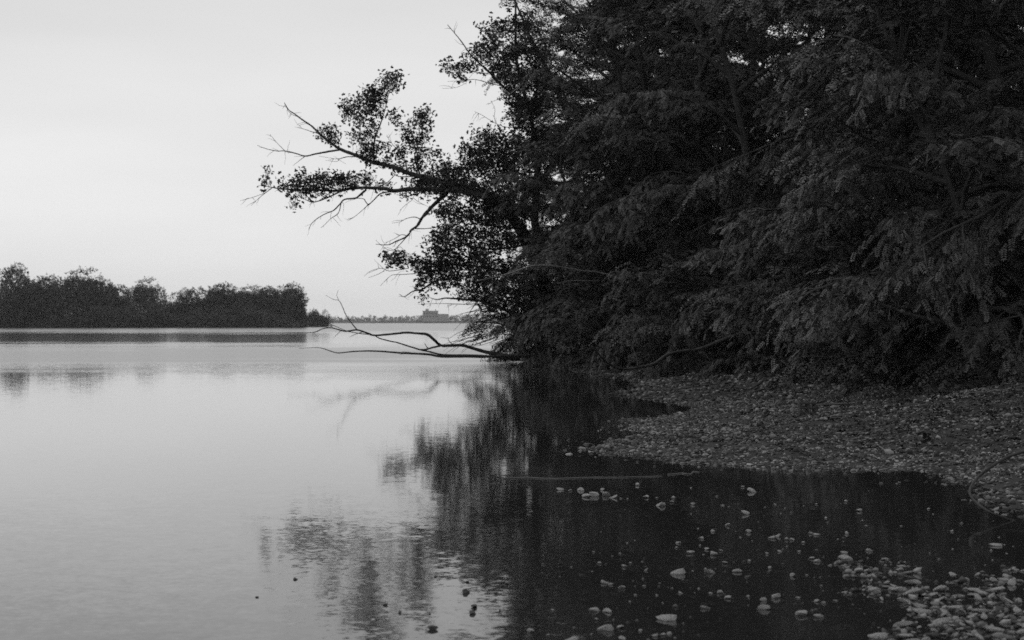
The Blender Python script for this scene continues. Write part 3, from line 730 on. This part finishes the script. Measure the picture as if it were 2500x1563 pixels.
# ------------------------------------------------------------------ stones
def ico():
    p = (1 + 5 ** .5) / 2
    V = np.array([(-1, p, 0), (1, p, 0), (-1, -p, 0), (1, -p, 0), (0, -1, p), (0, 1, p), (0, -1, -p), (0, 1, -p), (p, 0, -1), (p, 0, 1), (-p, 0, -1), (-p, 0, 1)], float)
    Fc = np.array([(0, 11, 5), (0, 5, 1), (0, 1, 7), (0, 7, 10), (0, 10, 11), (1, 5, 9), (5, 11, 4), (11, 10, 2), (10, 7, 6), (7, 1, 8), (3, 9, 4), (3, 4, 2), (3, 2, 6), (3, 6, 8), (3, 8, 9), (4, 9, 5), (2, 4, 11), (6, 2, 10), (8, 6, 7), (9, 8, 1)])
    return V / np.linalg.norm(V[0]), Fc
IV, IF = ico()

def stone_mesh(seed, material, flat=.62):
    r = np.random.default_rng(seed)
    bm = bmesh.new(); bmesh.ops.create_icosphere(bm, subdivisions=2, radius=1)
    cuts = norm(r.normal(size=(8, 3))); dist = r.uniform(.35, .8, 8)
    for v in bm.verts:
        c = np.array(v.co)
        for nn, dd in zip(cuts, dist):
            h = c @ nn
            if h > dd: c = c - nn * (h - dd) * .96
        c = c * (1 + r.normal() * .025)
        v.co = Vector((c[0] * 1.0, c[1] * r.uniform(.98, 1.02) * .8, c[2] * flat))
    me = bpy.data.meshes.new('stone'); bm.to_mesh(me); bm.free()
    me.materials.append(material)
    me.polygons.foreach_set('use_smooth', np.zeros(len(me.polygons), bool))
    return me
STM = [stone_mesh(i, M_stone, f) for i, f in enumerate((.5, .62, .75, .45, .85, .6))]
STD = [stone_mesh(20 + i, M_stone_dark, f) for i, f in enumerate((.5, .7, .6))]

def put_stone(me, x, y, z, r, label, group, sx=1.0, name='stone', tilt=.35, sz=.95):
    o = obj(name, me); o.location = (x, y, z)
    o.rotation_euler = (rng.uniform(-tilt, tilt), rng.uniform(-tilt, tilt), rng.uniform(0, 6.28) if sx < 1.6 else rng.uniform(-.3, .3))
    k = r * rng.uniform(.85, 1.15)
    o.scale = (r * sx, k, k * sz)
    return tag(o, label, 'stone', group)

# stones breaking the dark shallow water, where the photograph has them
SP = [(227, 82, 18), (273, 88, 12), (325, 85, 16), (350, 112, 22), (385, 108, 24), (425, 85, 12), (445, 105, 24), (480, 118, 20), (515, 128, 6), (545, 130, 6), (594, 62, 13), (633, 117, 18), (685, 125, 8), (700, 153, 26), (760, 122, 15), (757, 143, 12), (845, 78, 6), (857, 153, 14), (993, 160, 10),
      (1088, 72, 10), (1137, 88, 22), (1105, 195, 20), (1195, 170, 5), (1242, 156, 9), (1292, 174, 7), (1317, 195, 8), (1270, 199, 5), (1437, 155, 8), (1578, 141, 10), (1641, 182, 16), (1483, 218, 10), (1655, 231, 6), (1673, 258, 6), (1968, 177, 8), (1990, 203, 5), (2077, 280, 13), (2285, 343, 22),
      (880, 270, 6), (947, 280, 14), (1018, 250, 18), (895, 315, 12), (1120, 282, 16), (1080, 311, 8), (785, 335, 14), (778, 360, 8), (840, 380, 20), (887, 350, 8), (918, 365, 14), (955, 385, 22), (985, 372, 12), (905, 393, 6), (1007, 430, 16), (1122, 422, 12), (1207, 388, 10), (1225, 310, 18), (1255, 302, 18),
      (1295, 318, 14), (1322, 320, 14), (1300, 355, 8), (1375, 335, 10), (1412, 290, 15), (1440, 296, 16), (1583, 290, 15), (1418, 408, 15), (1442, 422, 16), (1357, 378, 10), (1265, 377, 12), (1572, 382, 18), (1690, 370, 18), (420, 287, 5), (545, 340, 5), (385, 381, 8), (475, 400, 8), (280, 452, 7), (413, 432, 12),
      (530, 445, 18), (560, 433, 8), (225, 498, 4), (785, 472, 32), (935, 468, 28), (1065, 468, 20), (1212, 476, 8), (1220, 455, 12), (1330, 488, 20), (1393, 490, 8), (437, 522, 18), (465, 533, 12), (518, 545, 22), (625, 541, 10), (757, 552, 9), (797, 572, 14), (940, 575, 12), (985, 570, 16), (1018, 593, 20),
      (1245, 588, 22), (1185, 605, 18), (1350, 595, 12), (1370, 622, 6), (1462, 540, 7), (1440, 610, 16), (1470, 620, 12), (190, 655, 9), (558, 615, 9), (395, 648, 28), (450, 655, 24), (400, 697, 16), (440, 740, 28), (508, 733, 18), (728, 684, 40), (905, 640, 18), (1188, 640, 28), (1365, 667, 30), (1450, 683, 18),
      (90, 748, 26), (168, 772, 10), (285, 794, 32), (375, 768, 10), (520, 785, 22), (605, 750, 14), (675, 772, 18), (710, 768, 16), (745, 765, 14), (712, 623, 5)]
G1 = 'pale stones breaking the dark shallow water'
special = {(728, 684): 'broad oval pale stone in the dark water near the bottom edge', (785, 472): 'rough pale stone alone in the middle of the dark shallows',
           (700, 153): 'bright angular stone at the end of the stone row below the floating stick', (1641, 182): 'small round stone alone in the dark water below the gravel bank',
           (1105, 195): 'crescent-lit pale stone alone in the upper dark shallows', (2285, 343): 'pale stone above the pebble bar near the right edge',
           (440, 740): 'lumpy pale stone at the bottom edge beside smaller ones', (594, 62): 'small upright stone closest below the long floating stick',
           (227, 82): 'leftmost stone of the row below the floating stick', (285, 794): 'flat stone cut by the bottom edge of the dark water'}
n_ind = 0
for x, y, r in SP:
    px, py = z6((x, y))
    g = ground_at(px, py + r * .1)
    rad = max(.009, 1.22 * r * .21166 * g[1] / F)
    zone = ('row of small pale stones just below the floating stick' if y < 150 and x < 800 else
            'scattered pale stone in the dark upper shallows below the gravel bank' if y < 240 else
            'pale stone in the middle of the dark shallows' if y < 460 else 'pale stone in the dark water near the bottom edge')
    if zone.startswith('row'): zone = 'small pale stone in the row just below the floating stick'
    put_stone(STM[n_ind % 6], g[0], g[1], rad * .12, rad, special.get((x, y), zone), G1, 1.0 + (.5 if r > 17 else 0) * rng.random())
    n_ind += 1
# dark stones in the bright water
DK = [(975, 1318, 20, 'dark round stone alone in bright water left of the tree reflection'), (1410, 1250, 24, 'dark stone upright in bright water beside the dark reflection'), (1418, 1195, 16, 'small dark stone just beyond the upright dark one'),
      (1455, 1328, 28, 'dark stone, upper of a touching pair in bright water'), (1445, 1365, 22, 'dark stone, lower of a touching pair in bright water'), (1575, 1255, 15, 'dim small stone at the rim of the dark reflection'),
      (1232, 1445, 36, 'largest dark stone, low and flat, near the bottom edge of the bright water'), (1055, 1360, 16, 'small flat dark stone between the round and the largest one'), (283, 1278, 12, 'tiny dark stone far out alone in bright water'),
      (490, 1180, 20, 'faint flat stone just awash in the bright water'), (1595, 1350, 12, 'tiny dark stone at the edge of the dark reflection'), (1215, 1370, 10, 'tiny dark stone above the largest dark one'), (1245, 1167, 14, 'thin dark stone awash beyond the others')]
for i, (x, y, r, lab) in enumerate(DK):
    g = ground_at(*z7((x, y + r * .25)))
    rad = r * .18503 * g[1] / F
    put_stone(STD[i % 3], g[0], g[1], rad * (.1 if r < 21 else .22), rad * 1.0, lab, 'dark stones in the bright water', 1.1)
    n_ind += 1
# pebble bar in the bottom right corner: the largest as stones of their own
bar = np.array([(1690, 820), (1760, 770), (1830, 720), (1900, 680), (1830, 640), (1740, 610), (1640, 600), (1560, 600), (1540, 570), (1640, 560), (1700, 530), (1680, 510), (1500, 500), (1480, 450), (1540, 420), (1640, 430), (1750, 425), (1830, 415), (1900, 470),
                (1960, 520), (2060, 510), (2140, 490), (2230, 470), (2290, 430), (2419, 470), (2700, 480), (2700, 1000), (1690, 1000)], float)
def in_poly(P, pl): return signed_distance(P, pl)
def bar_gap(x, y):       # dark water shows between the clusters
    f = math.sin(x * .021 + 1.5 * math.sin(y * .03)) * math.sin(y * .047 + 1.2 * math.sin(x * .013)) + .5 * math.sin(x * .051 - y * .06)
    return f < (-.1 if y < 640 else -.42)
cnt = 0; tries = 0; placed = []
while cnt < 160 and tries < 20000:
    tries += 1
    x, y = rng.uniform(1480, 2500), rng.uniform(410, 830)
    if in_poly(np.array([[x, y]]), bar)[0] < 2 or bar_gap(x, y): continue
    r = (11 + 36 * rng.beta(1.2, 2.4)) * (.8 + .35 * (y - 400) / 400)
    if any((x - a) ** 2 + ((y - b_) * 2.2) ** 2 < ((r + c) * .72) ** 2 for a, b_, c in placed): continue
    placed.append((x, y, r))
    g = ground_at(*z6((x, y)))
    rad = r * .21166 * g[1] / F
    lab = ('pebble of the island cluster left of the main pebble bar' if x < 1900 else 'pebble on the stony bar in the bottom right corner')
    put_stone(STM[int(rng.integers(6))], g[0], g[1], rad * rng.uniform(.05, .6), rad, lab, 'pebbles of the near stony bar', rng.uniform(.95, 1.9), 'pebble', .5, .8)
    cnt += 1
print('stones', n_ind, cnt)

# gravel: tens of thousands of stones, one mass
OV = np.array([(1, 0, 0), (0, 1, 0), (-1, 0, 0), (0, -1, 0), (0, 0, 1), (0, 0, -1)], float)
OF = np.array([(0, 1, 4), (1, 2, 4), (2, 3, 4), (3, 0, 4), (1, 0, 5), (2, 1, 5), (3, 2, 5), (0, 3, 5)])
def stones_np(P, R, BV, BF, flat=(.45, .8)):
    N = len(P); K = len(BV)
    vv = BV[None] * (1 + rng.normal(size=(N, K, 1)) * .22)
    sc_ = np.stack([rng.uniform(.85, 1.35, N), rng.uniform(.7, 1.0, N), rng.uniform(*flat, N)], 1)
    vv = vv * sc_[:, None, :]
    a = rng.uniform(0, 6.28, N); b_ = rng.normal(size=N) * .35
    ca, sa, cb, sb = np.cos(a)[:, None], np.sin(a)[:, None], np.cos(b_)[:, None], np.sin(b_)[:, None]
    x, y, z = vv[..., 0], vv[..., 1], vv[..., 2]
    x, z = x * cb + z * sb, -x * sb + z * cb
    x, y = x * ca - y * sa, x * sa + y * ca
    vv = np.stack([x, y, z], -1) * R[:, None, None] + P[:, None, :]
    ff = (BF[None] + (np.arange(N) * K)[:, None, None]).reshape(-1, 3)
    return vv.reshape(-1, 3), ff
def gravel_mesh(name, P, R, material):
    big = R > .0215
    v1, f1 = stones_np(P[big], R[big], IV, IF)
    v2, f2 = stones_np(P[~big], R[~big] * 1.12, OV, OF)
    return mesh_from(name, np.concatenate([v1, v2]), np.concatenate([f1, f2 + len(v1)]), material)
def scatter(n_, x0, x1, y0, y1, smin, smax, r0, r1):
    Pq = np.stack([rng.uniform(x0, x1, n_), rng.uniform(y0, y1, n_)], 1)
    Pq = Pq[(Pq[:, 0] < .30 * Pq[:, 1] + 1.2)]
    s = shore_sd(Pq)
    keep = (s > smin + rng.exponential(.05, len(s)) * -1) & (s < smax)
    Pq = Pq[keep]; s = s[keep]
    r = r0 + (r1 - r0) * rng.beta(1.3, 4, len(Pq))
    z = height(Pq)
    z = np.where(s < 0, np.maximum(z, -r * .4), z)
    return np.column_stack([Pq, z + r * .18]), r
parts = [scatter(80000, .5, 9.2, 17, 34, -.05, 6.8, .008, .040), scatter(1800, .8, 8.5, 17, 36, -.1, 6.0, .025, .065), scatter(10000, .5, 9, 34, 62, -.08, 5.0, .026, .08), scatter(2600, .8, 7, 17, 30, -.18, .08, .015, .05), scatter(900, .6, 6, 17, 26, -.6, 0, .014, .06),
         scatter(5000, 3.5, 9, 11.5, 17, -.02, 3, .014, .05)]
# fine pebbles filling the near bar
xs, ys = rng.uniform(1480, 2600, 3000), rng.uniform(410, 900, 3000)
kk = (in_poly(np.column_stack([xs, ys]), bar) > -3) & np.array([not bar_gap(x, y) for x, y in zip(xs, ys)])
gp = np.array([ground_at(*z6((x, y))) for x, y in zip(xs[kk], ys[kk])])
gr = .008 + .03 * rng.beta(1.2, 4, len(gp)); gp[:, 2] = gr * rng.uniform(-.4, .5, len(gp))
parts.append((gp, gr))
xs, ys = rng.uniform(250, 2400, 330), 60 + 740 * rng.beta(1.6, 1.2, 330)       # small ones strewn through the shallows
gp = np.array([ground_at(*z6((x, y))) for x, y in zip(xs, ys)]); gr = .006 + .014 * rng.beta(1, 3, len(gp)); gp[:, 2] = gr * rng.uniform(-.4, .2, len(gp))
parts.append((gp, gr))
GPn = np.concatenate([p for p, r in parts]); GRn = np.concatenate([r for p, r in parts])
print('gravel stones', len(GPn))
gravel = obj('gravel', gravel_mesh('gravel', GPn, GRn, M_gravel))
tag(gravel, 'loose grey gravel covering the bank and bar', 'gravel', kind='stuff')

# dark leaves added to imitate the shade up the gravel, thicker towards the trees
Pq = np.stack([rng.uniform(1.5, 11, 34000), rng.uniform(17, 62, 34000)], 1)
Pq = Pq[Pq[:, 0] < .30 * Pq[:, 1] + 1.2]
s_ = shore_sd(Pq)
Pq = Pq[rng.random(len(Pq)) < np.clip((s_ - .9) / 3.2, 0, 1) ** 1.3]
zq = height(Pq) + rng.uniform(.012, .045, len(Pq))
dq = norm(np.column_stack([rng.normal(size=(len(Pq), 2)), rng.normal(size=len(Pq)) * .25]))
shade_leaves = obj('shade_litter', leaves_mesh('shade_litter', np.column_stack([Pq, zq]), dq, rng.uniform(.05, .12, len(Pq)), LEAF1, M_shade_leaf, .5))
tag(shade_leaves, 'added dark leaves standing in for shade on the upper gravel', 'leaf litter', kind='stuff')

# ------------------------------------------------------------------ far bank: row of trees
def far_tree(H, R, nlobe, nq, seed):
    global rng
    keep = rng; rng = np.random.default_rng(seed)
    T = Tubes(); tp = grow((0, 0, -.5), (0, 0, 1), H * .6, 5, 0, .05); T.add(tp, .3, .12, 6)
    c = rng.normal(size=(nlobe, 3)); c = norm(c) * rng.uniform(.45, 1.0, (nlobe, 1))
    c = np.sign(c) * np.abs(c) ** .75 * np.array([R * .85, R * .85, H * .36]) + np.array([0, 0, H * .54])
    lr = rng.uniform(.24, .44, nlobe) * R
    for cc in c[:6]: T.add(np.array([tp[3], (tp[4] + cc) / 2, cc]), .1, .03, 4)
    k = rng.integers(0, nlobe, nq)
    d = norm(rng.normal(size=(nq, 3)))
    P = c[k] + d * (lr[k] * rng.uniform(.7, 1.08, nq))[:, None]
    P[:, 2] = np.maximum(P[:, 2], .3)
    me = leaves_mesh('far_crown', P, d + rng.normal(size=(nq, 3)) * .5, rng.uniform(.28, .58, nq), LEAF1, M_far_leaf, .9)
    tm = T.mesh('far_trunk', M_bark)
    rng = keep
    return tm, me
FT = [far_tree(12, 6, 34, 11000, 5), far_tree(11, 7, 40, 12000, 6), far_tree(10, 5, 30, 10000, 7), far_tree(5, 6, 30, 7000, 8)]
FAR = [  # column, row of the crown top, distance, variant, width factor, label
    (-45, 268, 500, 0, 1.2, 'far-bank tree half cut by the left edge'), (8, 263, 492, 0, .95, 'tallest far-bank tree near the left edge'), (38, 279, 500, 1, .9, 'low far-bank tree right of the tallest one'),
    (70, 272, 505, 1, 1.1, 'broad domed far-bank tree, second hump from the left'), (100, 280, 507, 2, 1.1, 'far-bank tree on the falling side of the broad domed one'), (138, 281, 510, 1, .72, 'rounded far-bank tree before the dip in the row'),
    (167, 300, 508, 2, .7, 'lowest far-bank tree, in the dip of the row'), (188, 288, 512, 0, .62, 'far-bank tree rising right of the dip'), (212, 283, 516, 2, 1.1, 'far-bank tree, small peak right of the dip'),
    (240, 288, 518, 1, .85, 'flat-topped far-bank tree between two higher crowns'), (264, 286, 520, 0, .85, 'far-bank tree beside the last tall crown'), (281, 283, 520, 2, 1.0, 'last tall far-bank tree, its edge steep above the water'),
    (298, 309, 535, 3, .36, 'low bush stepping down from the last tall far-bank tree'), (318, 314, 570, 3, .50, 'lowest round bush at the end of the far-bank row')]
for px, py, Y, v, wf, lab in FAR:
    X = (px - 512) * Y / F
    z0 = gz(X, Y)
    H = CH - (py - HZ) * Y / F - z0
    h0 = (12, 11, 10, 5)[v]
    t = thing('far_tree' if v < 3 else 'far_bush', lab, 'tree' if v < 3 else 'bush', (X, Y, z0), px * .37, 'trees on the far bank')
    t.scale = (wf * 1.28, wf * 1.28, H / h0 * .97)
    obj('trunk', FT[v][0], t); obj('crown', FT[v][1], t)
# bushes filling the foot of the far bank
k = 0
for px in list(range(-60, 300, 24)) + [146, 158]:
    Y = 486 + 26 * (px + 60) / 360; X = (px - 512) * Y / F
    t = thing('far_bush', 'low dark bush along the foot of the far-bank trees', 'bush', (X, Y, gz(X, Y)), px * .7, 'bushes at the foot of the far bank')
    sF = .75 + .25 * math.sin(px * 1.3); t.scale = (sF, sF, sF * (1.0 + .25 * math.sin(px)))
    obj('trunk', FT[3][0], t); obj('crown', FT[3][1], t)
# ------------------------------------------------------------------ distant wood and building
nq = 9000
xs = rng.uniform(-900, 260, nq); ys = 2470 + rng.uniform(0, 60, nq)
top = 6.6 + 1.4 * np.sin(xs * .021) * np.sin(xs * .0073 + 1) + 1.2 * np.sin(xs * .09) + np.where(xs > -110, 2.0, 0)
zs = rng.uniform(0, 1, nq) ** .6 * top
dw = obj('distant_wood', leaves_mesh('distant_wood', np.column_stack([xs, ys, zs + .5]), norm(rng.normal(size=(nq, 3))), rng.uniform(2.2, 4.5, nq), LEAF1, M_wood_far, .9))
tag(dw, 'hazy low line of distant woodland along the horizon', 'woodland', kind='stuff')
YB = 2455.0
bX = (430.5 - 512) * YB / F
hb = at(430, 311.3, YB)[2]
bt = thing('distant_building', 'hazy flat-roofed building standing above the distant woodland', 'building', (bX, YB, 2))
obj('wall', bevel_box('building_wall', (20, 12, hb - 2), M_wall, .05), bt, (0, 0, (hb - 2) / 2))
obj('roof', bevel_box('building_roof', (20.6, 12.6, .6), M_brickm, .05), bt, (0, 0, hb - 2 + .3))
obj('wing', bevel_box('building_wing', (14, 11, hb - 5.5), M_wall, .05), bt, (17.02, 0, (hb - 5.5) / 2))
obj('stair_tower', bevel_box('building_tower', (4, 5, 2.6), M_wall, .05), bt, (-4.5, 0, hb - 2 + .6 + 1.3))
obj('chimney', bevel_box('building_chimney', (.9, .9, 2.2), M_brickm, .05), bt, (6.5, 1, hb - 2 + .6 + 1.1))
wme = bevel_box('building_window', (2.0, .2, 1.6), M_brickm, .02)
for r_ in range(2):
    for c_ in range(5):
        obj('window', wme, bt, (-8 + c_ * 4, -6.06, hb - 5 - r_ * 3.6))

# ------------------------------------------------------------------ haze
bm = bmesh.new(); bmesh.ops.create_cube(bm, size=1)
me = bpy.data.meshes.new('haze'); bm.to_mesh(me); bm.free()
hz_o = obj('haze', me)
hz_o.scale = (3400, 2840, 34); hz_o.location = (0, 1330, 34 / 2 - 4.0)
mh = bpy.data.materials.new('haze_air'); mh.use_nodes = True
n, l = mh.node_tree.nodes, mh.node_tree.links
n.clear()
pv = n.new('ShaderNodeVolumePrincipled'); pv.inputs['Color'].default_value = (.99, .99, .99, 1); pv.inputs['Density'].default_value = 1.0e-4; pv.inputs['Anisotropy'].default_value = 0.2
ou = n.new('ShaderNodeOutputMaterial'); l.new(pv.outputs[0], ou.inputs['Volume'])
me.materials.append(mh)
tag(hz_o, 'thin pale haze over the river', 'haze', kind='stuff')
